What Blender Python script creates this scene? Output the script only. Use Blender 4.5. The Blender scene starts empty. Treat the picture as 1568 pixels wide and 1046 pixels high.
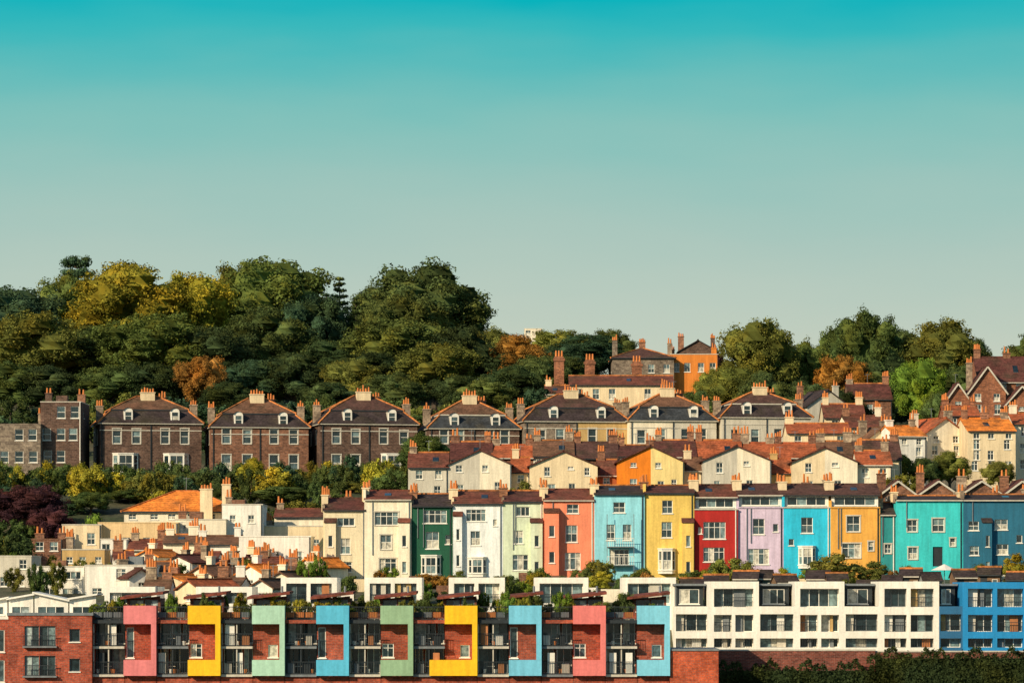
import bpy, math, random
import numpy as np
from mathutils import Vector, Matrix
random.seed(11); R=random.random; U=random.uniform
FP=5700.0; CZ=22.0
def S(y): return FP/y
def X(px,y): return (px-784)/FP*y
def Z(py,y): return CZ+(900-py)/FP*y
sc=bpy.context.scene
# ---------------------------------------------------------------- materials
MC={}
def newmat(name):
    m=bpy.data.materials.new(name); m.use_nodes=True
    nt=m.node_tree; b=nt.nodes['Principled BSDF']; return m,nt,b
def N(nt,t,**k):
    n=nt.nodes.new(t)
    for a,v in k.items():
        if a in n.inputs: n.inputs[a].default_value=v
        else: setattr(n,a,v)
    return n
def L(nt,a,b): nt.links.new(a,b)
def noise(nt,vec,scale,detail=4,rough=.6):
    n=N(nt,'ShaderNodeTexNoise'); n.inputs['Scale'].default_value=scale; n.inputs['Detail'].default_value=detail; n.inputs['Roughness'].default_value=rough
    L(nt,vec,n.inputs['Vector']); return n.outputs['Fac']
def rng(nt,f,a,b,lo,hi):
    n=N(nt,'ShaderNodeMapRange'); L(nt,f,n.inputs[0])
    for i,v in zip((1,2,3,4),(a,b,lo,hi)): n.inputs[i].default_value=v
    return n.outputs[0]
def mul(nt,a,b):
    n=N(nt,'ShaderNodeMath',operation='MULTIPLY'); L(nt,a,n.inputs[0])
    if isinstance(b,(int,float)): n.inputs[1].default_value=b
    else: L(nt,b,n.inputs[1])
    return n.outputs[0]
def scalecol(nt,col,f):
    n=N(nt,'ShaderNodeVectorMath',operation='SCALE')
    if isinstance(col,tuple): n.inputs[0].default_value=col[:3]
    else: L(nt,col,n.inputs[0])
    L(nt,f,n.inputs['Scale']); return n.outputs[0]
def mixc(nt,f,a,b):
    n=N(nt,'ShaderNodeMix',data_type='RGBA')
    if isinstance(f,(int,float)): n.inputs[0].default_value=f
    else: L(nt,f,n.inputs[0])
    for s,v in ((6,a),(7,b)):
        if isinstance(v,tuple): n.inputs[s].default_value=(v[0],v[1],v[2],1)
        else: L(nt,v,n.inputs[s])
    return n.outputs[2]
def pos(nt,sx=1,sy=1,sz=1):
    g=N(nt,'ShaderNodeNewGeometry')
    m=N(nt,'ShaderNodeMapping'); m.inputs['Scale'].default_value=(sx,sy,sz); L(nt,g.outputs['Position'],m.inputs[0]); return m.outputs[0]
def paint(col,rough=.75,dirt=1.0):
    k=('p',col,dirt)
    if k in MC: return MC[k]
    m,nt,b=newmat('painted_render'); p=pos(nt); st=pos(nt,1.6,1.6,.14)
    a=rng(nt,noise(nt,p,.5,5),.3,.7,1-.12*dirt,1.05)
    s=rng(nt,noise(nt,st,1.3,4,.7),.35,.62,1.04,1-.22*dirt)
    f=mul(nt,a,s); g=rng(nt,noise(nt,p,5,3),.3,.7,.9,1.07); f=mul(nt,f,g)
    c=mixc(nt,rng(nt,noise(nt,st,2.1,3),.55,.8,0,.35*dirt),col,(col[0]*.6+.03,col[1]*.52+.02,col[2]*.45+.01))
    L(nt,scalecol(nt,c,f),b.inputs['Base Color']); b.inputs['Roughness'].default_value=rough
    b.inputs['Specular IOR Level'].default_value=.25
    bp=N(nt,'ShaderNodeBump'); bp.inputs['Strength'].default_value=.3; bp.inputs['Distance'].default_value=.05
    L(nt,noise(nt,p,5,4),bp.inputs['Height']); L(nt,bp.outputs[0],b.inputs['Normal'])
    MC[k]=m; return m
def brick(col,col2=None,mort=(.28,.25,.22),bw=.45,bh=.16,var=1.0):
    k=('b',col,bw)
    if k in MC: return MC[k]
    if col2 is None: col2=(col[0]*.5,col[1]*.48,col[2]*.5)
    m,nt,b=newmat('brick_masonry')
    g=N(nt,'ShaderNodeNewGeometry'); sp=N(nt,'ShaderNodeSeparateXYZ'); L(nt,g.outputs['Position'],sp.inputs[0])
    ad=N(nt,'ShaderNodeMath',operation='ADD'); L(nt,sp.outputs[0],ad.inputs[0]); L(nt,sp.outputs[1],ad.inputs[1])
    cb=N(nt,'ShaderNodeCombineXYZ'); L(nt,ad.outputs[0],cb.inputs[0]); L(nt,sp.outputs[2],cb.inputs[1])
    t=N(nt,'ShaderNodeTexBrick'); L(nt,cb.outputs[0],t.inputs['Vector'])
    t.inputs['Scale'].default_value=1; t.inputs['Brick Width'].default_value=bw; t.inputs['Row Height'].default_value=bh
    t.inputs['Mortar Size'].default_value=.010; t.inputs['Color1'].default_value=(*col,1); t.inputs['Color2'].default_value=(*col2,1); t.inputs['Mortar'].default_value=(mort[0]*.7,mort[1]*.65,mort[2]*.6,1)
    p=pos(nt); f=mul(nt,rng(nt,noise(nt,p,.6,5),.3,.7,1-.4*var,1.25),rng(nt,noise(nt,p,4,4,.75),.3,.7,.55,1.45))
    L(nt,scalecol(nt,t.outputs['Color'],f),b.inputs['Base Color']); b.inputs['Roughness'].default_value=.88; b.inputs['Specular IOR Level'].default_value=.2
    bp=N(nt,'ShaderNodeBump'); bp.inputs['Strength'].default_value=.5; bp.inputs['Distance'].default_value=.04
    L(nt,noise(nt,p,6,4),bp.inputs['Height']); L(nt,bp.outputs[0],b.inputs['Normal'])
    MC[k]=m; return m
def tiles(col):
    k=('t',col)
    if k in MC: return MC[k]
    m,nt,b=newmat('roof_tiles'); p=pos(nt)
    g=N(nt,'ShaderNodeNewGeometry'); sp=N(nt,'ShaderNodeSeparateXYZ'); L(nt,g.outputs['Position'],sp.inputs[0])
    w=N(nt,'ShaderNodeMath',operation='FRACT'); L(nt,mul(nt,sp.outputs[2],4.2),w.inputs[0])
    cr=rng(nt,w.outputs[0],0,.35,.72,1.05)
    f=mul(nt,cr,rng(nt,noise(nt,p,.8,5,.7),.3,.7,.5,1.4)); f=mul(nt,f,rng(nt,noise(nt,p,4,2),.3,.7,.65,1.35))
    moss=mixc(nt,rng(nt,noise(nt,p,.35,5),.48,.7,0,.7),col,(.06,.05,.03))
    L(nt,scalecol(nt,moss,f),b.inputs['Base Color']); b.inputs['Roughness'].default_value=.85; b.inputs['Specular IOR Level'].default_value=.15
    bp=N(nt,'ShaderNodeBump'); bp.inputs['Strength'].default_value=.6; bp.inputs['Distance'].default_value=.05
    L(nt,w.outputs[0],bp.inputs['Height']); L(nt,bp.outputs[0],b.inputs['Normal'])
    MC[k]=m; return m
def glassmat():
    m,nt,b=newmat('window_glass'); g=N(nt,'ShaderNodeNewGeometry')
    r=N(nt,'ShaderNodeValToRGB'); L(nt,g.outputs['Random Per Island'],r.inputs[0]); r.color_ramp.interpolation='CONSTANT'
    e=r.color_ramp.elements; e[0].position=0; e[0].color=(.012,.025,.03,1); e[1].position=.36; e[1].color=(.03,.05,.055,1)
    for p_,c in ((.58,(.07,.11,.12,1)),(.72,(.16,.23,.23,1)),(.82,(.36,.42,.40,1)),(.88,(.5,.47,.38,1)),(.93,(.02,.035,.04,1))):
        x=e.new(p_); x.color=c
    L(nt,scalecol(nt,r.outputs[0],rng(nt,noise(nt,pos(nt),2.5,3),.35,.65,.5,1.4)),b.inputs['Base Color'])
    b.inputs['Roughness'].default_value=.1; b.inputs['Specular IOR Level'].default_value=.7
    return m
GLASS=glassmat()
WHITE=paint((.84,.80,.70),.5,.5); TRIM=paint((.60,.55,.45),.6,.8); DARKM=paint((.03,.037,.042),.5,.6); GREYM=paint((.20,.22,.23),.6)
POT=paint((.66,.22,.06)); STONE=brick((.44,.33,.22),bw=.6,bh=.3)
# ---------------------------------------------------------------- building kit
class Bld:
    def __init__(s,name,x,y,z,rot=0):
        s.name=name; s.o=(x,y,z); s.rot=rot; s.P={}; s.mats=[]
    def poly(s,part,pts,mat):
        P=s.P.setdefault(part,([],[],[]))
        n=len(P[0]); P[0].extend(pts); P[1].append(tuple(range(n,n+len(pts)))); P[2].append(mat)
    def hexa(s,part,b,t,mat):
        n=len(b)
        s.poly(part,b[::-1],mat); s.poly(part,t,mat)
        for i in range(n):
            j=(i+1)%n; s.poly(part,[b[i],b[j],t[j],t[i]],mat)
    def box(s,part,x0,y0,z0,x1,y1,z1,mat):
        if x1<x0:x0,x1=x1,x0
        if y1<y0:y0,y1=y1,y0
        if z1<z0:z0,z1=z1,z0
        s.hexa(part,[(x0,y0,z0),(x1,y0,z0),(x1,y1,z0),(x0,y1,z0)],[(x0,y0,z1),(x1,y0,z1),(x1,y1,z1),(x0,y1,z1)],mat)
    def slab(s,part,pts,t,mat):
        s.hexa(part,[(p[0],p[1],p[2]-t) for p in pts],list(pts),mat)
    def beam(s,part,a,b,w,mat):
        a=Vector(a); b=Vector(b); d=(b-a).normalized(); up=Vector((0,0,1)) if abs(d.z)<.9 else Vector((1,0,0))
        q=d.cross(up).normalized()*w/2; r=q.cross(d).normalized()*w/2
        s.hexa(part,[tuple(a-q-r),tuple(a+q-r),tuple(a+q+r),tuple(a-q+r)],[tuple(b-q-r),tuple(b+q-r),tuple(b+q+r),tuple(b-q+r)],mat)
    def cyl(s,part,x,y,z0,z1,r0,r1,mat,n=8):
        b=[(x+r0*math.cos(i*2*math.pi/n),y+r0*math.sin(i*2*math.pi/n),z0) for i in range(n)]
        t=[(x+r1*math.cos(i*2*math.pi/n),y+r1*math.sin(i*2*math.pi/n),z1) for i in range(n)]
        s.hexa(part,b,t,mat)
    def facade(s,p0,u,w,h,ops,mat,depth=.2,frame=None,trim=None,part='walls'):
        frame=frame or WHITE; nx,ny=u[1],-u[0]
        def pt(a,d,z): return (p0[0]+u[0]*a-nx*d,p0[1]+u[1]*a-ny*d,p0[2]+z)
        def fb(prt,a0,a1,d0,d1,z0,z1,m):
            s.hexa(prt,[pt(a0,d0,z0),pt(a1,d0,z0),pt(a1,d1,z0),pt(a0,d1,z0)],[pt(a0,d0,z1),pt(a1,d0,z1),pt(a1,d1,z1),pt(a0,d1,z1)],m)
        O=[]
        for o in ops:
            a0,z0,a1,z1=o[:4]; a0=max(a0,.05); a1=min(a1,w-.05); z0=max(z0,.02); z1=min(z1,h-.02)
            if a1-a0>.1 and z1-z0>.1: O.append((a0,z0,a1,z1,o[4] if len(o)>4 else 's'))
        xs=sorted({0,w,*[o[0] for o in O],*[o[2] for o in O]}); zs=sorted({0,h,*[o[1] for o in O],*[o[3] for o in O]})
        for i in range(len(xs)-1):
            for j in range(len(zs)-1):
                cx=(xs[i]+xs[i+1])/2; cz=(zs[j]+zs[j+1])/2
                if any(o[0]<cx<o[2] and o[1]<cz<o[3] for o in O): continue
                s.poly(part,[pt(xs[i],0,zs[j]),pt(xs[i+1],0,zs[j]),pt(xs[i+1],0,zs[j+1]),pt(xs[i],0,zs[j+1])],mat)
        for a0,z0,a1,z1,k in O:
            D=depth
            s.poly(part,[pt(a0,0,z0),pt(a0,D,z0),pt(a0,D,z1),pt(a0,0,z1)],mat); s.poly(part,[pt(a1,D,z0),pt(a1,0,z0),pt(a1,0,z1),pt(a1,D,z1)],mat)
            s.poly(part,[pt(a0,0,z1),pt(a0,D,z1),pt(a1,D,z1),pt(a1,0,z1)],mat); s.poly(part,[pt(a0,D,z0),pt(a0,0,z0),pt(a1,0,z0),pt(a1,D,z0)],mat)
            if k=='d':
                fb('door',a0,a1,D-.06,D-.001,z0,z1,DARKM); continue
            W=a1-a0; H=z1-z0; fw=.065 if W>.6 else .05; f0=D-.12; f1=D-.02
            fb('window_frames',a0,a0+fw,f0,f1,z0,z1,frame); fb('window_frames',a1-fw,a1,f0,f1,z0,z1,frame)
            fb('window_frames',a0+fw,a1-fw,f0,f1,z0,z0+fw,frame); fb('window_frames',a0+fw,a1-fw,f0,f1,z1-fw,z1,frame)
            nv={'s':1,'c':max(1,round(W/.8)-0),'g':max(1,round(W/1.3)),'p':0,'n':0}[k]
            nh={'s':1,'c':0,'g':0,'p':1,'n':0}[k]
            cols=[a0+fw]; 
            for i in range(nv): cols.append(a0+W*(i+1)/(nv+1))
            cols.append(a1-fw)
            for i in range(nv):
                c=cols[i+1]; t_=.04 if k=='s' else .06
                fb('window_frames',c-t_/2,c+t_/2,f0+.01,f1,z0+fw,z1-fw,frame)
            if nh: fb('window_frames',a0+fw,a1-fw,f0+.02,f1,z0+H*.5-.03,z0+H*.5+.03,frame)
            if k=='c' and H>1.0: fb('window_frames',a0+fw,a1-fw,f0+.02,f1,z0+H*.68-.03,z0+H*.68+.03,frame)
            d=D-.05
            if k in('g','c'):
                for i in range(nv+1): s.poly('window_glass',[pt(cols[i],d,z0+.01),pt(cols[i+1],d,z0+.01),pt(cols[i+1],d,z1-.01),pt(cols[i],d,z1-.01)],GLASS)
            elif nh:
                zm=z0+H*.5
                for q0,q1 in((z0+.01,zm),(zm,z1-.01)): s.poly('window_glass',[pt(a0+.01,d,q0),pt(a1-.01,d,q0),pt(a1-.01,d,q1),pt(a0+.01,d,q1)],GLASS)
            else: s.poly('window_glass',[pt(a0+.01,d,z0+.01),pt(a1-.01,d,z0+.01),pt(a1-.01,d,z1-.01),pt(a0+.01,d,z1-.01)],GLASS)
            if depth<.5:
                tm=trim or WHITE
                fb('window_sills',a0-.08,a1+.08,-.09,.04,z0-.09,z0+.003,tm)
                if trim:
                    fb('window_sills',a0-.11,a0-.002,-.03,.02,z0+.005,z1,trim); fb('window_sills',a1+.002,a1+.11,-.03,.02,z0+.005,z1,trim)
                    fb('window_sills',a0-.14,a1+.14,-.045,.02,z1+.002,z1+.14,trim)
    def bay(s,xc,yf,z0,z1,w,mat,proj=.7,win=True):
        a=w/2; c=a*.6
        pts=[(xc-a,yf),(xc-c,yf-proj),(xc+c,yf-proj),(xc+a,yf)]
        for i in range(3):
            p,q=pts[i],pts[i+1]; dx,dy=q[0]-p[0],q[1]-p[1]; l=math.hypot(dx,dy)
            s.facade((p[0],p[1],z0),(dx/l,dy/l),l,z1-z0,[(l*.07,.4,l*.93,z1-z0-.16,'p' if i!=1 else 's')],mat,depth=.14,part='bay_window')
        e=.08
        t=[(xc-a-e,yf,z1),(xc-c-e/2,yf-proj-e,z1),(xc+c+e/2,yf-proj-e,z1),(xc+a+e,yf,z1)]
        s.hexa('bay_window',t,[(p[0],p[1],z1+.12) for p in t],mat)
    def chimney(s,x,y,z0,z1,w=.9,d=.6,pots=3,mat=None,part='chimney'):
        mat=mat or STONE
        s.box(part,x-w/2,y-d/2,z0,x+w/2,y+d/2,z1-.12,mat); s.box(part,x-w/2-.08,y-d/2-.08,z1-.12,x+w/2+.08,y+d/2+.08,z1,mat)
        for i in range(pots):
            px=x-w/2+w*(i+.5)/pots; h=U(.4,.95); s.cyl('chimney_pots',px,y+U(-.05,.05),z1,z1+h,.14,.1,POT)
    def walls3(s,x0,x1,y0,y1,z0,z1,mat,lw=(),rw=()):
        s.facade((x0,y1,z0),(0,-1),y1-y0,z1-z0,lw,mat); s.facade((x1,y0,z0),(0,1),y1-y0,z1-z0,rw,mat)
        s.facade((x1,y1,z0),(-1,0),x1-x0,z1-z0,[],mat)
    def gable_x(s,x0,x1,y0,y1,ze,zr,mat,wall,oh=.25,ends=True,part='roof'):
        ym=(y0+y1)/2; k=(zr-ze)/(ym-y0); zo=ze-oh*k
        s.slab(part,[(x0-oh*.4,y0-oh,zo+.16),(x1+oh*.4,y0-oh,zo+.16),(x1+oh*.4,ym,zr+.16),(x0-oh*.4,ym,zr+.16)],.15,mat)
        s.slab(part,[(x1+oh*.4,y1+oh,zo+.16),(x0-oh*.4,y1+oh,zo+.16),(x0-oh*.4,ym,zr+.159),(x1+oh*.4,ym,zr+.159)],.15,mat)
        s.beam(part,(x0-oh*.4,ym,zr+.18),(x1+oh*.4,ym,zr+.18),.2,CAP if R()<.5 else mat)
        s.box('gutter',x0,y0-oh-.12,zo-.02,x1,y0-oh-.005,zo+.1,DARKM if R()<.6 else TRIM)
        if ends:
            s.poly('walls',[(x0,y1,ze),(x0,y0,ze),(x0,ym,zr)],wall); s.poly('walls',[(x1,y0,ze),(x1,y1,ze),(x1,ym,zr)],wall)
        if R()<.4 and x1-x0>3:   # roof light
            a=U(.25,.65)*(x1-x0)+x0; f0=.35;f1=.62
            p=[(a,y0+(ym-y0)*f0,ze+(zr-ze)*f0+.22),(a+.7,y0+(ym-y0)*f0,ze+(zr-ze)*f0+.22),(a+.7,y0+(ym-y0)*f1,ze+(zr-ze)*f1+.22),(a,y0+(ym-y0)*f1,ze+(zr-ze)*f1+.22)]
            s.slab('roof_light',p,.1,GLASS)
    def gable_y(s,x0,x1,y0,y1,ze,zr,mat,wall,wall2=None,oh=.3,barge=None,part='roof'):
        xm=(x0+x1)/2; k=(zr-ze)/(xm-x0); zo=ze-oh*k
        s.slab(part,[(x0-oh,y1,zo+.16),(x0-oh,y0-oh,zo+.16),(xm,y0-oh,zr+.16),(xm,y1,zr+.16)],.15,mat)
        s.slab(part,[(x1+oh,y0-oh,zo+.16),(x1+oh,y1,zo+.16),(xm,y1,zr+.159),(xm,y0-oh,zr+.159)],.15,mat)
        s.beam(part,(xm,y0-oh,zr+.18),(xm,y1,zr+.18),.2,mat)
        s.poly('walls',[(x0,y0,ze),(xm,y0,ze),(xm,y0,zr)],wall); s.poly('walls',[(xm,y0,ze),(x1,y0,ze),(xm,y0,zr)],wall2 or wall)
        s.poly('walls',[(x1,y1,ze),(x0,y1,ze),(xm,y1,zr)],wall)
        if barge:
            s.beam('bargeboards',(x0-oh,y0-oh-.06,zo),(xm,y0-oh-.06,zr),.2,barge); s.beam('bargeboards',(x1+oh,y0-oh-.06,zo),(xm,y0-oh-.07,zr),.2,barge)
    def hip(s,x0,x1,y0,y1,ze,zr,mat,oh=.35,cap=None,part='roof'):
        x0-=oh;x1+=oh;y0-=oh;y1+=oh; h=min(x1-x0,y1-y0)/2; 
        if x1-x0>=y1-y0: a=(x0+h,(y0+y1)/2,zr); b=(x1-h,(y0+y1)/2,zr)
        else: a=((x0+x1)/2,y0+h,zr); b=((x0+x1)/2,y1-h,zr)
        c=[(x0,y0,ze),(x1,y0,ze),(x1,y1,ze),(x0,y1,ze)]
        if x1-x0>=y1-y0:
            s.poly(part,[c[0],c[1],b,a],mat); s.poly(part,[c[1],c[2],b],mat); s.poly(part,[c[2],c[3],a,b],mat); s.poly(part,[c[3],c[0],a],mat); lk=[(0,a),(3,a),(1,b),(2,b)]
        else:
            s.poly(part,[c[0],c[1],a],mat); s.poly(part,[c[1],c[2],b,a],mat); s.poly(part,[c[2],c[3],b],mat); s.poly(part,[c[3],c[0],a,b],mat); lk=[(0,a),(1,a),(2,b),(3,b)]
        s.poly(part,c[::-1],mat); s.box('gutter',x0,y0,ze-.16,x1,y1,ze-.003,TRIM if R()<.4 else DARKM)
        for i,e in lk: s.beam(part,c[i],e,.22,cap or mat)
        if (Vector(a)-Vector(b)).length>.2: s.beam(part,a,b,.22,cap or mat)
    def done(s):
        e=bpy.data.objects.new(s.name,None); e.empty_display_size=.5; sc.collection.objects.link(e); e.location=s.o; e.rotation_euler=(0,0,math.radians(s.rot))
        for pn,(v,f,m) in s.P.items():
            me=bpy.data.meshes.new(pn); me.from_pydata([tuple(p) for p in v],[],f)
            ms=[]; 
            for x in m:
                if x not in ms: ms.append(x)
            for x in ms: me.materials.append(x)
            me.polygons.foreach_set('material_index',[ms.index(x) for x in m]); me.update()
            o=bpy.data.objects.new(pn,me); sc.collection.objects.link(o); o.parent=e
        return e
# ---------------------------------------------------------------- terrain
PY=[-4000,300,337,338.5,345,356,395,410,424,440,460,505,520,560,640,720,900,1500,9000]
PZ=[2,2,2,14,15.5,19.5,22.6,23.5,30,32,34,35,38,47,57,61,60,20,-30]
LY=[395,410,424,436,446,462,505]; LZ=[22,22.8,24,26,29.8,33.2,35]
def sm(t): t=max(0,min(1,t)); return t*t*(3-2*t)
def terr(x,y):
    z=float(np.interp(y,PY,PZ))
    if 395<y<505:
        t=sm((-19.5-x)/4); z=z*(1-t)+float(np.interp(y,LY,LZ))*t
    if y>505: z-=6*sm((x-10)/40)*sm((y-505)/80)
    return z
def terrain():
    ys=sorted(set([-4000,-1500,-500,0,200,300]+list(np.arange(320,760,4.0))+[337,338.5,800,900,1100,1500,3000,9000]))
    xs=[-6000,-3000,-1500,-700,-400,-250]+list(np.arange(-180,181,4.0))+[250,400,700,1500,3000,6000]
    v=[];f=[]
    for y in ys:
        for x in xs:
            v.append((x,y,terr(x,y)+(.35*math.sin(x*.31+y*.17)*math.cos(y*.23) if 440<y<900 else 0)))
    n=len(xs)
    for j in range(len(ys)-1):
        for i in range(n-1): a=j*n+i; f.append((a,a+1,a+n+1,a+n))
    me=bpy.data.meshes.new('ground'); me.from_pydata(v,[],f); me.update()
    m,nt,b=newmat('grass_and_earth'); p=pos(nt)
    c=mixc(nt,rng(nt,noise(nt,p,.12,6),.4,.62,0,1),(.035,.05,.018),(.10,.085,.045))
    L(nt,scalecol(nt,c,rng(nt,noise(nt,p,1.5,6),.3,.7,.5,1.4)),b.inputs['Base Color']); b.inputs['Roughness'].default_value=.95
    me.materials.append(m); o=bpy.data.objects.new('ground',me); sc.collection.objects.link(o)
terrain()
# ---------------------------------------------------------------- foliage
def leafmat():
    m,nt,b=newmat('foliage'); oi=N(nt,'ShaderNodeObjectInfo'); g=N(nt,'ShaderNodeNewGeometry'); p=pos(nt)
    f=mul(nt,rng(nt,g.outputs['Random Per Island'],0,1,.5,1.55),rng(nt,noise(nt,p,.35,3),.35,.65,.65,1.4))
    warm=N(nt,'ShaderNodeMix',data_type='RGBA',blend_type='MULTIPLY'); L(nt,rng(nt,noise(nt,p,.22,3),.45,.7,0,1),warm.inputs[0]); L(nt,oi.outputs['Color'],warm.inputs[6]); warm.inputs[7].default_value=(1.45,1.1,.7,1)
    c=scalecol(nt,warm.outputs[2],f)
    d=N(nt,'ShaderNodeBsdfDiffuse'); t=N(nt,'ShaderNodeBsdfTranslucent'); L(nt,c,d.inputs[0]); L(nt,c,t.inputs[0])
    mx=N(nt,'ShaderNodeMixShader'); mx.inputs[0].default_value=.2; L(nt,d.outputs[0],mx.inputs[1]); L(nt,t.outputs[0],mx.inputs[2])
    L(nt,mx.outputs[0],nt.nodes['Material Output'].inputs['Surface']); return m
LEAF=leafmat()
def barkmat():
    m,nt,b=newmat('bark'); L(nt,scalecol(nt,(.09,.065,.045),rng(nt,noise(nt,pos(nt,2,2,.5),3,5),.3,.7,.5,1.4)),b.inputs['Base Color']); b.inputs['Roughness'].default_value=.9; return m
BARK=barkmat()
rg=np.random.default_rng(5)
def leaf_quads(C,Nn,size):
    n=len(C); Nn=Nn/np.linalg.norm(Nn,axis=1,keepdims=True)
    r=rg.normal(size=(n,3)); a=np.cross(Nn,r); a/=np.linalg.norm(a,axis=1,keepdims=True)+1e-9; b=np.cross(Nn,a)
    s=(size*rg.uniform(.6,1.3,n))[:,None]; a=a*s; b=b*s*rg.uniform(.6,1,n)[:,None]
    V=np.stack([C-a*.5,C-b*.45,C+a*.5,C+b*.45],1).reshape(-1,3); return V
def tube(p,q,r0,r1,n=7):
    p=np.array(p,float);q=np.array(q,float);d=q-p;d/=np.linalg.norm(d)+1e-9;u=np.cross(d,[.3,.9,.1]);u/=np.linalg.norm(u);w=np.cross(d,u)
    V=[];
    for c,r in((p,r0),(q,r1)):
        for i in range(n): a=i*2*math.pi/n; V.append(c+r*(math.cos(a)*u+math.sin(a)*w))
    return V,[(i,(i+1)%n,n+(i+1)%n,n+i) for i in range(n)]
def mk_plant(name,lobes,leaf,per,trunk=[],core_r=.68,cores=None,jit=.42,loose=0):
    Cs=[];Ns=[]
    for (cx,cy,cz,r,fl) in lobes:
        n=int(per*r*r)+4; d=rg.normal(size=(n,3)); d/=np.linalg.norm(d,axis=1,keepdims=True)
        rr=r*(.7+.5*rg.random(n)**1.7); wob=1+.2*np.sin(d[:,0]*5+cx*3)*np.cos(d[:,1]*4+d[:,2]*5+cy)
        P=d*(rr*wob)[:,None]; P[:,2]*=fl; Cs.append(P+np.array([cx,cy,cz])); Ns.append(d+rg.normal(size=(n,3))*jit+np.array([0,0,.1]))
    V=leaf_quads(np.concatenate(Cs),np.concatenate(Ns),leaf); nl=len(V)//4
    V=[tuple(x) for x in V]; F=[(4*i,4*i+1,4*i+2,4*i+3) for i in range(nl)]
    for (cx,cy,cz,r,fl) in (lobes if cores is None else cores):
        k=len(V); m=7; q=5
        V.append((cx,cy,cz+r*core_r*fl))
        for j in range(1,q):
            for i in range(m):
                t=j*math.pi/q;a=i*2*math.pi/m+j*.5; rr=r*core_r*rg.uniform(.82,1.12); V.append((cx+rr*math.sin(t)*math.cos(a),cy+rr*math.sin(t)*math.sin(a),cz+rr*math.cos(t)*fl))
        V.append((cx,cy,cz-r*core_r*fl))
        for i in range(m): F.append((k,k+1+i,k+1+(i+1)%m)); F.append((k+1+(q-1)*m,k+1+(q-2)*m+(i+1)%m,k+1+(q-2)*m+i))
        for j in range(q-2):
            for i in range(m): F.append((k+1+j*m+i,k+1+(j+1)*m+i,k+1+(j+1)*m+(i+1)%m,k+1+j*m+(i+1)%m))
    nf=len(F)
    for (p,q2,r0,r1) in trunk:
        tv,tf=tube(p,q2,r0,r1); k=len(V); V.extend([tuple(x) for x in tv]); F.extend([tuple(i+k for i in t) for t in tf])
    me=bpy.data.meshes.new(name); me.from_pydata(V,[],F); me.materials.append(LEAF); me.materials.append(BARK)
    mi=[0]*nf+[1]*(len(F)-nf); me.polygons.foreach_set('material_index',mi); me.update()
    a=np.array(V[:nl*4]); me['h']=float(np.percentile(a[:,2],99.6)); me['w']=float(np.percentile(a[:,0],99)-np.percentile(a[:,0],1))
    return me
def broad(i):
    Rx=7.6;cz=9.8;hz=6.6; lobes=[];cores=[]; tr=[((0,0,-1),(0.2,0,5),.6,.42),((.2,0,5),(0,.2,11),.42,.15)]
    nb=17; ph=rg.uniform(0,6)
    for k in range(nb):   # large boughs spread over the crown, each carrying its own leaf sprays
        zf=1-1.75*(k+.5)/nb; a=k*2.399+ph; rad=math.sqrt(max(0,1-zf*zf)); t=rg.uniform(.55,.78)
        bx,by,bz=math.cos(a)*rad*Rx*t,math.sin(a)*rad*Rx*t,cz+zf*hz*t; rb=rg.uniform(2.0,3.5)
        cores.append((bx,by,bz,rb*1.15,.85)); tr.append(((.15,0,rg.uniform(3.5,8)),(bx*.9,by*.9,bz),.24,.06))
        for j in range(int(5+rb*4.5)):
            d=rg.normal(size=3); d+=np.array([bx,by,(bz-cz)])*.09; d/=np.linalg.norm(d); q=rb*rg.uniform(.65,1.0)
            lobes.append((bx+d[0]*q,by+d[1]*q,bz+d[2]*q*.85,rg.uniform(.5,1.25),rg.uniform(.6,.9)))
    cores.append((0,0,cz,6.0,.9))
    return mk_plant('broadleaf_crown',lobes,.33,72,tr,cores=cores,jit=.45)
def conif():
    lobes=[]
    for k in range(17):
        z=3+14*k/16; r=(1-k/17.5)*4.2
        m=max(3,int(8*(1-k/17)))
        for j in range(m):
            a=j*2*math.pi/m+k*1.3; rr=r*rg.uniform(.6,1); lobes.append((rr*math.cos(a),rr*math.sin(a),z-.15*rr+rg.uniform(-.3,.3),.55+.16*r,.5))
    return mk_plant('conifer_crown',lobes,.34,120,[((0,0,-1),(0,0,17),.4,.06)])
def cedar():
    lobes=[];tr=[((0,0,-1),(0,0,17),.5,.08)]
    for z,r in((9,5),(11.5,5.5),(13.6,4.6),(15.2,3.6),(16.6,2.4)):
        for j in range(11):
            a=j*.6+z; rr=r*rg.uniform(.25,1); x,y=rr*math.cos(a),rr*math.sin(a); lobes.append((x,y,z+rg.uniform(-.4,.4),rg.uniform(.9,1.5),.4)); tr.append(((0,0,z-.8),(x,y,z),.14,.04))
    return mk_plant('cedar_crown',lobes,.32,90,tr)
def shrub(i):
    lobes=[]
    for k in range(34):
        d=rg.normal(size=3); d/=np.linalg.norm(d); t=.9*rg.random()**.5
        lobes.append((d[0]*1.9*t,d[1]*1.9*t,1.6+d[2]*1.5*t,rg.uniform(.25,.7),.85))
    return mk_plant('shrub_crown',lobes,.17,340,[((0,0,-.6),(0,0,2),.12,.06),((0,0,.6),(.9,.2,2.2),.07,.03),((0,0,.5),(-.8,-.1,2),.07,.03)],jit=.55)
BV=[broad(i) for i in range(8)]; CV=conif(); DV=cedar(); SV=[shrub(i) for i in range(5)]
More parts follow.
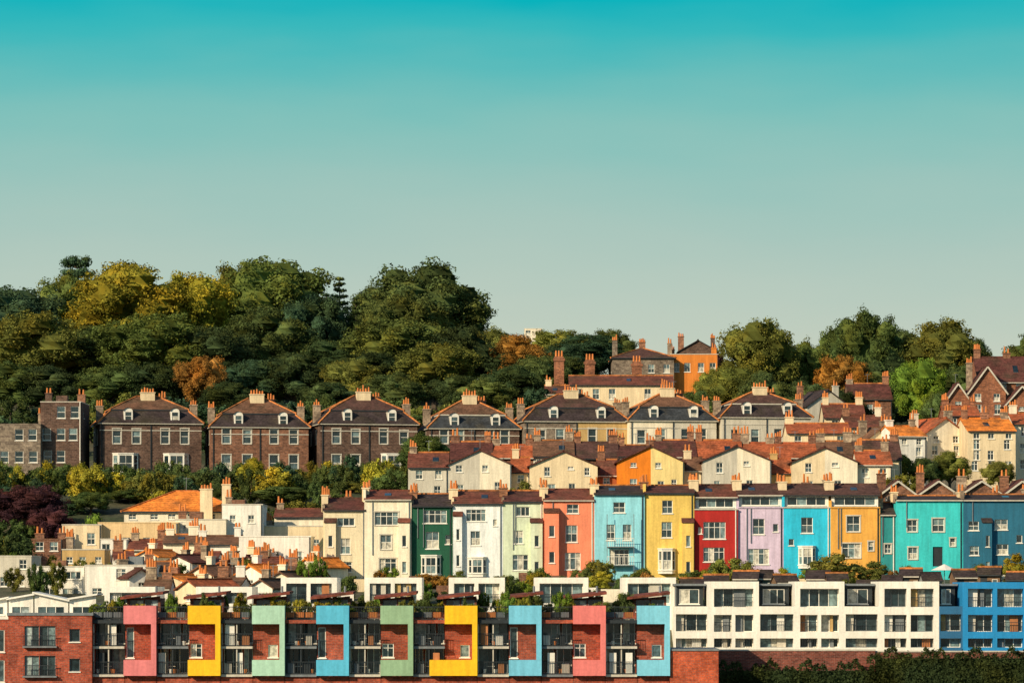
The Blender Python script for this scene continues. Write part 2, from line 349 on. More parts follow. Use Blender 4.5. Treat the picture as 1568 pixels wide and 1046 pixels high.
def plant(name,me,px,ptop,wpx,y,col,zb=None,h=None):
    x=X(px,y); z=terr(x,y) if zb is None else zb; top=Z(ptop,y)
    o=bpy.data.objects.new(name,me); sc.collection.objects.link(o); h=h or max(1.2,top-z)
    o.location=(x,y,z-.1); o.scale=(wpx/S(y)/me['w'],)*2+(h/me['h'],); 
    a=math.pi*random.choice((0,1))+U(-.7,.7); o.rotation_euler=(0,0,a); v=U(.85,1.2); o.color=(col[0]*v,col[1]*v*U(.94,1.06),col[2]*v,1); return o
DG=(.072,.105,.034);OG=(.135,.145,.034);YG=(.25,.235,.03);OR=(.24,.125,.03);TL=(.045,.085,.045);BG=(.12,.19,.03);PU=(.06,.028,.036);MG=(.10,.13,.035);XD=(.045,.07,.028)
def T(px,pt,w,y,c,k=0):
    me=BV[random.randrange(8)] if k==0 else (CV if k==1 else DV); return plant(('broadleaf_tree','conifer_tree','cedar_tree')[k],me,px,pt,w,y,c)
def Sh(px,pt,w,y,c,h=None): plant('shrub',SV[random.randrange(5)],px,pt,w,y,c,h=h)
for a in [(25,440,150,640,TL),(-40,445,150,640,DG),(110,420,110,660,MG),(200,403,185,620,YG),(290,418,130,625,YG),(345,440,90,650,OG),(420,397,185,645,MG),(375,405,110,655,OG),(480,450,110,640,TL),(575,440,90,660,DG),(650,400,190,640,DG),(700,440,95,650,TL),(620,450,130,630,MG),
  (40,480,165,590,OG),(130,500,130,600,DG),(-30,500,120,590,DG),(230,480,170,590,MG),(330,500,130,590,XD),(410,470,140,600,DG),(600,488,165,600,MG),(700,500,100,600,XD),(665,525,130,575,OG),(540,550,90,565,OG),(310,545,75,560,OR),(750,502,90,610,OG),(795,512,90,600,OR),(860,506,110,640,OG),(935,505,72,650,MG),(830,545,90,580,DG),(780,560,100,570,XD),(450,540,110,570,XD),(390,550,100,570,TL),(230,555,110,565,XD),(160,560,110,565,DG),(80,560,110,565,XD),(15,555,110,565,DG),(605,570,100,560,DG),(700,575,90,562,XD),(880,560,90,640,DG),(740,580,90,560,MG),(500,585,90,556,XD),(350,540,110,600,XD),(280,560,90,575,DG),(350,585,90,556,XD),(180,520,120,600,MG),(500,520,110,600,XD),(570,540,110,590,XD),
  (1165,490,118,610,OG),(1130,560,100,590,OG),(1235,522,90,620,MG),(1325,478,115,640,DG),(1280,500,70,660,MG),(1290,545,85,600,OR),(1440,490,130,640,OG),(1385,505,80,660,DG),(1410,550,85,560,BG),(1490,520,70,640,DG),(1360,545,90,600,XD),(1230,580,90,570,XD),(1170,570,90,570,DG),(1330,590,80,570,DG),(1565,530,60,640,DG),(1610,500,120,640,DG),(1470,560,90,600,DG),(1090,565,50,600,OG),(1060,598,60,560,DG),(1440,600,60,550,DG),(985,540,50,660,DG),(1085,530,60,680,PU),(1200,610,80,553,DG),(1290,600,80,556,XD)]:
    T(*a)
for a in [(520,425,80,650,DG,1),(500,450,60,640,TL,1),(545,455,60,640,DG,1),(118,392,70,700,TL,2)]: T(*a)
for i in range(56):
    y=U(590,640); px=-60+i*30
    if 920<px<1110: continue
    T(px,900-(terr(X(px,y),y)+U(7,10)-CZ)*S(y),U(90,130),y,random.choice((XD,XD,DG,TL)))
for i in range(60):
    px=-60+i*20+U(-8,8) if i<48 else 1050+(i-48)*45; y=U(530,555); Sh(px,0,U(50,80),y,random.choice((XD,XD,DG,TL,OG)),h=U(4,6.5))
# ---------------------------------------------------------------- villas
DS=brick((.15,.085,.06),bw=.5,bh=.22); BS=brick((.28,.125,.07),bw=.46,bh=.2); GS=brick((.28,.22,.16),bw=.55,bh=.25); YS=paint((.58,.38,.15))
SL=tiles((.05,.036,.036)); SL2=tiles((.10,.05,.04)); SL3=tiles((.045,.05,.055)); RT=tiles((.40,.105,.042)); OT=tiles((.80,.24,.04)); MT=tiles((.17,.058,.038)); MT2=tiles((.11,.04,.032)); CAP=tiles((.56,.20,.06)); BT=tiles((.17,.085,.05))
CR=paint((.84,.67,.42)); CW=paint((.90,.80,.60)); WG=paint((.62,.57,.46)); WH=paint((.90,.85,.74))
def villa(pl,pr,pe,pk,pb,wall,roof,cap,rot=9,y=500,half=None,up=None):
    s=S(y); pl+=2; pr-=2; D=11; W=((pr-pl)/s-D*math.sin(math.radians(rot)))/math.cos(math.radians(rot))
    zb=terr(X(pl,y),y)-3; ze=Z(pe,y); H=ze-zb
    b=Bld('stone_villa',X(pl,y)+D*math.sin(math.radians(rot)),y,zb,rot); tr=TRIM
    rows=[Z(679,y)-zb,Z(721,y)-zb,Z(753,y)-zb]
    for hx in (0,1):
        w=W/2; ops=[]
        c1=U(.24,.34); c2=U(.64,.74)
        for c in (c1,c2):
            ops.append((w*c-.55,rows[0],w*c+.55,rows[0]+U(1.8,2.1),'p'))
        bayed=R()<.6
        if not bayed:
            for c in(c1,c2): ops.append((w*c-.6,rows[1],w*c+.6,rows[1]+2.2,'p'))
        ops.append((w*c1-.6,rows[2]-.2,w*c1+.6,rows[2]+2,'p')); ops.append((w*.7-.8,rows[2]-.2,w*.7+.8,rows[2]+2,'c'))
        wl=half if (half and hx) else wall
        b.facade((hx*w,0,0),(1,0),w,H,ops,wl,trim=tr)
        if bayed: b.bay(hx*w+w*.5,-.002,rows[1]-.5,rows[1]+2.3,w*.5,WHITE)
    b.facade((0,D,0),(0,-1),D,H,[(2,rows[0],3,rows[0]+1.8,'p'),(6.5,rows[0],7.5,rows[0]+1.8,'p'),(4,rows[1],5,rows[1]+1.8,'p')],wall,trim=tr)
    b.facade((W,0,0),(0,1),D,H,[(5,rows[0],6,rows[0]+1.8,'p')],wall); b.facade((W,D,0),(-1,0),W,H,[],wall)
    b.box('eaves',-.3,-.3,H,W+.3,D+.3,H+.14,tr); b.box('eaves',-.03,-.06,H-.9,W+.03,-.002,H-.78,tr)
    b.box('drainpipe',W/2-.06,-.14,2,W/2+.06,-.02,H,DARKM); b.box('drainpipe',.2,-.14,2,.3,-.02,H,DARKM)
    zm=H+1.9; zk=Z(pk,y)-zb; i=1.6
    o=[(-.35,-.35,H+.14),(W+.35,-.35,H+.14),(W+.35,D+.35,H+.14),(-.35,D+.35,H+.14)]; t=[(i,i,zm),(W-i,i,zm),(W-i,D-i,zm),(i,D-i,zm)]
    for k in range(4): j=(k+1)%4; b.poly('roof',[o[k],o[j],t[j],t[k]],roof); b.beam('roof',o[k],t[k],.22,cap)
    b.hip(i,W-i,i,D-i,zm+.16,zk,up or BT,oh=.12,cap=cap)
    for xx in (W*.28,W*.74):
        b.facade((xx-.6,.15,H+.35),(1,0),1.2,1.4,[(.13,.12,1.07,1.35,'p')],WHITE,depth=.1,part='dormer')
        n=6; top=[(xx+.6*math.cos(math.pi*q/n),.15,H+1.75+.45*math.sin(math.pi*q/n)) for q in range(n+1)]
        b.poly('dormer',top,WHITE)
        for q in range(n): p0,p1=top[q],top[q+1]; b.poly('dormer',[(p0[0]*1,.0,p0[2]+.03),(p1[0],.0,p1[2]+.03),(p1[0],2.4,p1[2]+.03),(p0[0],2.4,p0[2]+.03)],roof)
        for q in(-1,1): b.poly('dormer',[(xx+q*.6,.15,H+.3),(xx+q*.6,2.2,H+.3),(xx+q*.6,2.2,H+1.77),(xx+q*.6,.15,H+1.77)],tr)
    b.chimney(W/2,D*.42,zk-1.6,zk+.5,1.9,.9,5,CR); b.chimney(W-.5,D*.5,H,zk-1.1,.9,1.4,3,STONE); b.chimney(.5,D*.6,H,zk-1.3,.9,1.2,3,STONE); b.chimney(W*.66,D*.6,zk-1.8,zk-.1,1.1,.8,3,BS)
    b.done()
villa(127,308,649,603,755,DS,SL,CAP,11); villa(302,473,655,606,752,BS,SL,CAP,9); villa(463,640,650,602,752,DS,SL,CAP,12,up=SL2); villa(636,797,657,608,752,DS,SL3,CAP,9)
villa(782,965,646,600,740,GS,SL,CAP,9,half=YS,up=SL2); villa(945,1100,645,597,740,CW,SL3,CAP,8,half=WG); villa(1087,1245,640,595,740,WG,SL,CAP,8,up=SL2)
def house(name,pl,pr,pb,pe,pk,y,depth,wall,roof,rt='x',cols=2,rows=2,ww=.9,wh=1.3,k='s',rot=0,ch=1,wall2=None,barge=None,wins=None,zb=None):
    s=S(y); W=(pr-pl)/s/max(.5,math.cos(math.radians(rot))); x0=X(pl,y); zb=min(terr(x0,y),Z(pb,y))-2.5 if zb is None else zb; H=Z(pe,y)-zb; HK=Z(pk,y)-zb
    b=Bld(name,x0,y,zb,rot)
    if wins is not None:
        ops=[((cx-w/2-pl)/s,Z(cy+h/2,y)-zb,(cx+w/2-pl)/s,Z(cy-h/2,y)-zb,kk) for cx,cy,w,h,kk in [(*q,'s')[:5] for q in wins]]
    else:
        vis=Z(pe,y)-Z(pb,y); base=H-vis
        ops=[]
        for r in range(rows):
            for c in range(cols):
                if R()<.12: continue
                cx=W*(c+.5)/cols+U(-.15,.15); zz=base+vis*(r+.28)/rows; ops.append((cx-ww/2,zz,cx+ww/2,min(zz+wh,H-.25),k))
    if wall2:
        xm=W/2
        b.facade((0,0,0),(1,0),xm,H,[o for o in ops if o[2]<xm],wall); b.facade((xm,0,0),(1,0),W-xm,H,[(o[0]-xm,o[1],o[2]-xm,*o[3:]) for o in ops if o[0]>xm],wall2)
    else: b.facade((0,0,0),(1,0),W,H,ops,wall)
    side=[(depth*.3,H-2,depth*.3+.8,H-.8,'s')] if H>3 and R()<.7 else []
    b.walls3(0,W,0,depth,0,H,wall,side,side)
    if rt=='x': b.gable_x(0,W,0,depth,H,HK,roof,wall)
    elif rt=='y': b.gable_y(0,W,0,depth,H,HK,roof,wall,wall2,barge=barge)
    elif rt=='h': b.hip(0,W,0,depth,H,HK,roof,cap=CAP)
    elif rt=='f':
        b.box('roof',.2,.2,H-.3,W-.2,depth-.2,H-.12,GREYM); pm=TRIM if R()<.5 else wall
        for a in((-.05,-.05,W+.05,.2),(-.05,depth-.2,W+.05,depth+.05),(-.05,.2,.2,depth-.2),(W-.2,.2,W+.05,depth-.2)): b.box('parapet',a[0],a[1],H,a[2],a[3],H+.12,pm)
        if W>4 and 'wall' not in name and R()<.6: xx=U(.2,.6)*W; b.box('roof_hatch',xx,1.5,H-.15,xx+1.5,3.2,H+U(.6,1.2),random.choice((GREYM,wall,BS)))
    for i in range(ch):
        xx=.5 if i==0 else (W-.5 if i==1 else W/2); top=max(H,HK)+U(.7,1.3); b.chimney(xx,depth*.5,H-.2,top,U(.7,1.1),.6,random.choice((2,3,4)),random.choice((STONE,wall,brick((.38,.17,.09)))))
    if R()<.6 and 'wall' not in name: b.box('drainpipe',W-.18,-.12,0,W-.08,-.02,H,random.choice((WHITE,DARKM,GREYM)))
    if R()<.35 and rt!='f' and 'wall' not in name:
        xx=W*.5; b.beam('tv_aerial',(xx,depth*.5,HK),(xx,depth*.5,HK+1.6),.05,GREYM); b.beam('tv_aerial',(xx-.4,depth*.5,HK+1.5),(xx+.4,depth*.5,HK+1.5),.04,GREYM)
    b.done(); return b
house('stone_town_house',-50,62,785,650,640,495,10,GS,SL,'f',5,4,1.1,1.5,'p',ch=2); house('stone_town_house',62,124,785,616,610,497,10,DS,SL,'f',3,5,1.1,1.6,'p',ch=2)
# ---------------------------------------------------------------- gabled cream houses (middle row)
house('cream_terraced_house',625,686,765,716,693,440,8,WG,MT,'x',2,2,.8,1.1,ch=1)
OW=paint((.88,.24,.015)); YW=paint((.88,.68,.28))
for pl,pr,pk,pe,w1,w2,wn in [(686,783,690,712,WG,CW,[(703,716,10,14),(743,716,9,13),(762,745,9,14),(705,748,10,12)]),
  (811,915,692,714,CR,CR,[(838,722,9,14),(874,713,9,12),(845,748,11,14),(876,748,10,16),(899,722,8,12)]),
  (945,1048,684,708,OW,YW,[(970,708,9,14),(970,740,11,14),(1008,710,9,14),(1012,743,10,13),(1032,740,8,12)]),
  (1076,1181,684,706,WG,CW,[(1102,716,10,16),(1143,707,9,13),(1148,742,10,14),(1098,742,9,12)]),
  (1213,1313,686,708,CR,CW,[(1238,716,10,14),(1279,708,10,14),(1283,742,11,13),(1240,743,10,13)])]:
    house('gabled_terraced_house',pl,pr,765,pe,pk,440,9,w1,MT2,'y',ch=0,wall2=w2,wins=wn)
house('cream_terraced_house',1313,1366,765,712,690,441,8,CW,RT,'x',2,2,.8,1.1,ch=2)
for pl,pr,w in[(783,811,CR),(915,945,paint((.40,.11,.035))),(1048,1076,CR),(1181,1213,YS)]: house('terraced_house_link',pl,pr,765,722+U(-4,6),704+U(-4,4),442,6,w,random.choice((RT,MT,BT)),'x',1,2,.8,1.1,ch=1)
x=690
while x<1330:
    w=U(50,72); house('terraced_house',x,x+w,740,701+U(-3,3),678+U(-5,4),448,8,random.choice((CR,CW,BS)),random.choice((RT,MT,MT2,SL2,BT)),'x',1,1,.8,1,ch=2); x+=w
# ---------------------------------------------------------------- the coloured terrace
YC=400
def col_house(pl,pr,pe,pk,pb,col,wins,attic=False,name='painted_terraced_house',roof=None,bays=(),dpt=8,ext=None):
    y=YC; s=S(y); W=(pr-pl)/s; zb=terr(X(pl,y),y)-3; H=Z(pe,y)-zb; HK=Z(pk,y)-zb; b=Bld(name,X(pl,y),y+U(-.3,.3),zb)
    wall=paint(col,.75,.9); roof=roof or random.choice((MT,MT2,MT2,SL2,SL))
    def cv(l,off=0): return [((cx-w/2-pl)/s,Z(cy+h/2,y)-zb-off,(cx+w/2-pl)/s,Z(cy-h/2,y)-zb-off,kk) for cx,cy,w,h,kk in [(*q,'s')[:5] for q in l]]
    b.facade((0,0,0),(1,0),W,H,cv(wins),wall,depth=.22,trim=TRIM if R()<.3 else None); b.walls3(0,W,0,dpt,0,H,wall)
    for cx,cy,w,h in bays: b.bay((cx-pl)/s,-.002,Z(cy+h/2,y)-zb-.5,Z(cy-h/2,y)-zb,w/s*.95,WHITE)
    if ext:
        a0=(ext[0]-pl)/s; a1=(ext[1]-pl)/s; t=Z(ext[2],y)-zb; pj=ext[3]; e=.03
        b.facade((a0+e,-pj,0),(1,0),a1-a0-2*e,t,[((a1-a0)*.32,t-2.6,(a1-a0)*.68,t-1.4,'n'),((a1-a0)*.32,t-5.4,(a1-a0)*.68,t-4.2,'n')],wall,part='rear_wing')
        b.facade((a0+e,-.003,0),(0,-1),pj,t,[],wall,part='rear_wing'); b.facade((a1-e,-pj,0),(0,1),pj,t,[],wall,part='rear_wing')
        b.slab('rear_wing',[(a0-.05,-pj-.12,t+.05),(a1+.05,-pj-.12,t+.05),(a1+.05,-.003,t+.5),(a0-.05,-.003,t+.5)],.1,roof)
    b.box('cornice',0.02,-.14,H-.05,W-.02,-.002,H+.08,random.choice((TRIM,wall,wall)))
    if attic:
        b.facade((.15,.7,H),(1,0),W-.3,1.35,[(.3,.25,W-.6,1.2,'g')],WHITE,depth=.15,part='attic_storey')
        b.walls3(.15,W-.15,.7,dpt-.5,H,H+1.35,WHITE); b.box('roof',0.05,.1,H-.01,W-.05,.69,H+.06,GREYM)
        b.gable_x(0.02,W-.02,.6,dpt,H+1.35,HK,roof,wall,oh=.3)
    else: b.gable_x(0.02,W-.02,0,dpt,H+.1,HK,roof,wall,oh=.2)
    b.box('party_wall',-.14,.3,H-.1,.14,dpt,H+U(.6,1.3),random.choice((STONE,CR,wall)))
    cm=random.choice((CR,STONE,brick((.40,.17,.08)),CR))
    b.chimney(.05,dpt*.33,H,HK+U(.2,.7),U(.7,1),1.3,random.choice((2,3)),cm)
    if R()<.7: b.chimney(.05,dpt*.65,H,HK+U(.3,.8),.9,.9,3,STONE)
    if R()<.3: b.chimney(W*.55,dpt*.6,H,HK+.4,.8,.7,2,BS)
    b.box('drainpipe',W-.3,-.12,0,W-.2,-.02,H,random.choice((WHITE,DARKM,GREYM)))
    for q in range(random.choice((0,1,2))):
        cx=W*U(.12,.3); zz=H-U(2,6); b.box('vent_pipe',cx,-.12,zz,cx+.08,-.02,H,GREYM)
    if name.startswith('balc'):
        for cy in (838,866):
            zz=Z(cy,y)-zb; b.box('iron_balcony',W*.25,-1,zz,W*.78,-.003,zz+.08,GREYM)
            for i in range(13): xx=W*.25+(W*.53)*i/12; b.box('iron_balcony',xx-.015,-.99,zz+.08,xx+.015,-.96,zz+.95,WHITE)
            b.box('iron_balcony',W*.25,-1,zz+.95,W*.78,-.95,zz+1,WHITE)
        for xx in(W*.25,W*.78): b.box('iron_balcony',xx-.03,-.98,0,xx+.03,-.92,H-2,GREYM)
    b.done()
col_house(495,560,783,764,880,(.84,.72,.48),[(530,799,26,12,'c'),(529,836,15,24),(526,868,26,16,'c')],ext=(497,515,800,.6))
col_house(558,630,767,752,880,(.92,.83,.62),[(592,794,36,20,'c'),(591,830,17,22),(594,865,26,20,'c')],ext=(610,628,800,.7))
col_house(631,693,777,757,885,(.015,.10,.055),[(666,791,36,20,'c'),(662,827,20,26),(686,826,8,14,'p')],bays=[(660,864,32,26)])
col_house(693,770,773,752,885,(.88,.90,.86),[(729,789,30,18,'c'),(728,824,15,22),(758,800,6,10,'n')],bays=[(731,865,30,22)],ext=(694,708,790,.6))
col_house(770,832,770,752,885,(.70,.78,.56),[(801,783,20,14,'c'),(794,822,14,20),(797,861,24,24,'c')],ext=(812,831,800,.8))
col_house(832,910,768,750,885,(.92,.28,.15),[(877,779,18,14),(875,817,18,26),(877,859,24,26,'c')],ext=(833,856,785,1.0))
col_house(910,987,759,744,885,(.30,.70,.80),[(948,777,18,16),(935,815,13,24),(960,815,13,24),(948,853,30,24,'c')],name='balconied_terraced_house')
col_house(987,1063,757,744,885,(.84,.58,.14),[(1022,776,16,20),(1021,811,16,24)],bays=[(1021,856,28,30)],ext=(1044,1062,800,.7))
col_house(1063,1130,780,743,880,(.46,.025,.02),[(1094,812,34,26,'c'),(1072,812,6,10,'n'),(1093,849,32,22,'c')],attic=True)
col_house(1130,1200,777,742,880,(.68,.54,.68),[(1162,806,18,24),(1188,808,8,12,'n'),(1162,852,32,24,'c')],attic=True)
col_house(1200,1272,777,742,885,(.03,.54,.76),[(1236,804,18,24),(1212,830,8,10,'n')],attic=True,bays=[(1236,850,28,26)])
col_house(1272,1348,777,742,885,(.84,.42,.08),[(1307,802,20,24),(1304,843,28,22,'c'),(1334,836,8,14,'p')],attic=True)
col_house(1348,1372,790,770,885,(.03,.28,.28),[(1360,840,10,14)])
col_house(1372,1475,768,760,890,(.05,.60,.60),[(1397,805,15,18),(1437,804,18,20),(1398,847,14,18),(1436,852,15,30,'d'),(1459,830,8,12,'p')],roof=SL)
col_house(1475,1580,768,758,885,(.025,.15,.24),[(1491,805,16,14),(1492,843,14,14),(1533,803,20,16),(1535,841,18,16),(1561,825,9,12,'n')],roof=SL,ext=(1503,1518,800,.8))
col_house(1580,1650,768,752,885,(.5,.5,.4),[(1610,805,16,14)])
for pl,pr in[(1348,1402),(1408,1466),(1472,1534),(1538,1592)]: house('gabled_cottage',pl,pr,775,757,737,425,8,BS,MT2,'y',2,1,.8,1,ch=1,barge=TRIM)
# ---------------------------------------------------------------- left side houses
house('orange_roofed_house',190,368,800,783,750,434,11,CW,OT,'h',6,1,.9,.9,ch=0)
b=Bld('chimney_stack',X(316,433),433,Z(770,433)); b.chimney(0,0,-3.0,Z(748,432)-Z(770,432),1.4,.9,4,CR); b.chimney(2.3,.6,-3,2.2,1,.9,3,CR); b.done()
house('flat_roofed_house',95,155,845,804,802,420,8,CR,SL,'f',2,1,ch=0); house('flat_roofed_house',150,272,850,801,797,421,8,paint((.82,.58,.30)),SL,'f',4,1,.8,1,ch=0)
house('flat_roofed_house',268,346,850,796,792,423,8,CW,SL,'f',3,2,.7,.9,ch=1); house('flat_roofed_house',340,402,850,773,772,425,8,WH,SL,'f',2,2,.7,.9,ch=1)
house('flat_roofed_house',402,495,850,806,806,428,8,CR,SL,'f',4,1,.7,.9,ch=1); house('cream_cottage',420,500,830,792,780,436,7,CW,MT,'x',2,1,.8,.9,ch=1)
house('white_cottage',366,476,872,822,815,402,7,WH,SL,'f',3,1,.8,1,ch=0); house('brown_outbuilding',48,96,850,826,826,415,7,BS,SL,'f',2,1,ch=2); house('cream_cottage',154,196,860,826,826,412,6,WH,SL,'f',2,1,ch=0)
house('cream_cottage',196,250,862,842,828,410,6,CW,MT,'x',2,1,.8,.8,ch=2); house('cream_cottage',95,160,870,842,835,405,6,YS,SL,'f',3,1,.7,.7,ch=1); house('cream_cottage',250,300,862,832,820,409,6,CW,BT,'x',2,1,.7,.7,ch=2); house('white_cottage',300,368,862,834,822,404,6,WH,BT,'x',2,1,.7,.7,ch=2)
house('grey_town_house',-40,48,905,852,852,388,8,WG,SL,'f',3,2,.8,1,ch=1)
house('white_flat_roofed_house',50,130,920,868,868,380,7,WH,SL,'f',2,2,1.6,.8,'c',ch=0); house('white_flat_roofed_house',130,238,925,866,866,378,7,WH,SL,'f',3,2,1,1.1,'c',ch=0)
wl=[CW,WH,CR,WH,CW]; rl=[BT,RT,BT,MT,OT,MT2]
for i,(px,pe,w,y) in enumerate([(238,874,40,382),(275,862,44,392),(262,890,40,374),(312,856,40,397),(308,882,44,380),(345,868,40,388),(348,896,42,370),(380,866,38,398),(385,880,44,380),(418,870,36,390),(430,888,40,375),(440,872,34,399),(455,876,36,386),(215,884,34,376),(225,852,34,400),(476,884,30,380),(400,900,36,368),(290,902,36,366),(240,902,40,366),(330,878,30,384),(470,868,30,396),(190,858,30,398)]):
    house('small_pitched_roof_house',px-w*.5,px+w*.5,pe+25,pe,pe-U(8,15),y,U(4.5,6.5),wl[i%5],rl[(i*5)%6],'y' if i%3 else 'x',1,1,.7,.7,rot=random.choice((-38,-30,28,35,-20)) if i%3 else U(-8,8),ch=random.choice((1,1,2)))
# ---------------------------------------------------------------- right side
house('white_house',1372,1420,720,668,652,470,8,WH,OT,'x',2,3,.7,1.1,rot=14,ch=2); house('white_house',1417,1482,720,664,641,478,9,CW,RT,'y',2,3,.8,1.2,rot=18,ch=2)
house('cream_villa',1482,1556,725,660,640,474,9,CR,OT,'x',3,4,.8,1.2,'c',rot=5,ch=3); house('cream_villa',1552,1640,725,650,632,480,9,CW,RT,'x',3,3,.8,1.2,ch=2)
house('cream_cottage',1206,1302,690,664,648,480,8,CR,RT,'x',3,1,ch=1); house('cottage',1300,1362,690,655,636,486,8,CW,MT,'x',2,1,rot=8,ch=2); house('white_house',1330,1374,715,672,655,475,7,CR,BT,'y',1,2,rot=15,ch=2)
house('slate_roofed_house',1236,1302,650,622,598,540,9,WG,SL,'y',2,1,rot=15,ch=2); house('brick_house',1300,1366,640,612,586,560,10,BS,MT2,'x',3,1,ch=2); house('cottage',1262,1325,660,640,618,510,8,CR,MT,'x',2,1,ch=2)
BR=brick((.38,.14,.065)); 
house('gothic_brick_house',1498,1600,640,585,545,530,11,BR,MT2,'x',4,3,.9,1.5,ch=3)
house('gothic_brick_gable',1450,1484,640,612,588,527,6,BR,MT2,'y',1,2,.9,1.4,ch=0,barge=TRIM); house('gothic_brick_gable',1484,1540,640,600,562,526,8,BR,MT2,'y',2,2,.9,1.4,ch=1,barge=TRIM); house('gothic_brick_gable',1540,1590,645,620,592,522,6,BR,MT2,'y',1,2,.9,1.4,ch=0,barge=TRIM)
house('brick_house',1446,1500,660,637,622,505,7,BR,RT,'x',2,1,ch=2)
house('cream_hill_house',872,1032,620,590,574,560,10,CR,MT,'x',6,1,1,1.6,'s',ch=0)
for px,t in((856,540),(903,545),(975,548)):
    y=566; b=Bld('tall_brick_chimney',X(px,y),y,terr(X(px,y),y)-1); h=Z(t,y)-b.o[2]; b.box('stack',-.75,-.5,0,.75,.5,h-1.3,BR); b.box('stack',-.9,-.65,h-1.3,.9,.65,h-.9,BR)
    b.box('stack',-.7,-.45,h-.9,.7,.45,h-.6,BR)
    for q in(-.45,0,.45): b.cyl('chimney_pots',q,0,h-.6,h+.3,.17,.12,POT)
    b.done()
house('grey_hill_house',938,1032,580,548,530,610,10,GS,SL2,'h',4,1,1,1.4,ch=3); house('orange_brick_house',1026,1100,580,543,541,612,9,paint((.78,.25,.04)),SL,'f',4,1,1,1.5,ch=2); house('slate_roofed_house',1040,1098,560,538,522,640,9,DS,SL,'y',2,1,ch=2)
house('white_flat_block',803,830,530,504,504,700,8,CW,SL,'f',2,2,1,1,ch=0)
house('cream_cottage',1014,1052,640,612,598,548,7,CR,MT,'y',1,1,ch=1); house('cream_cottage',835,872,640,604,590,553,7,CR,MT,'x',2,1,ch=1)
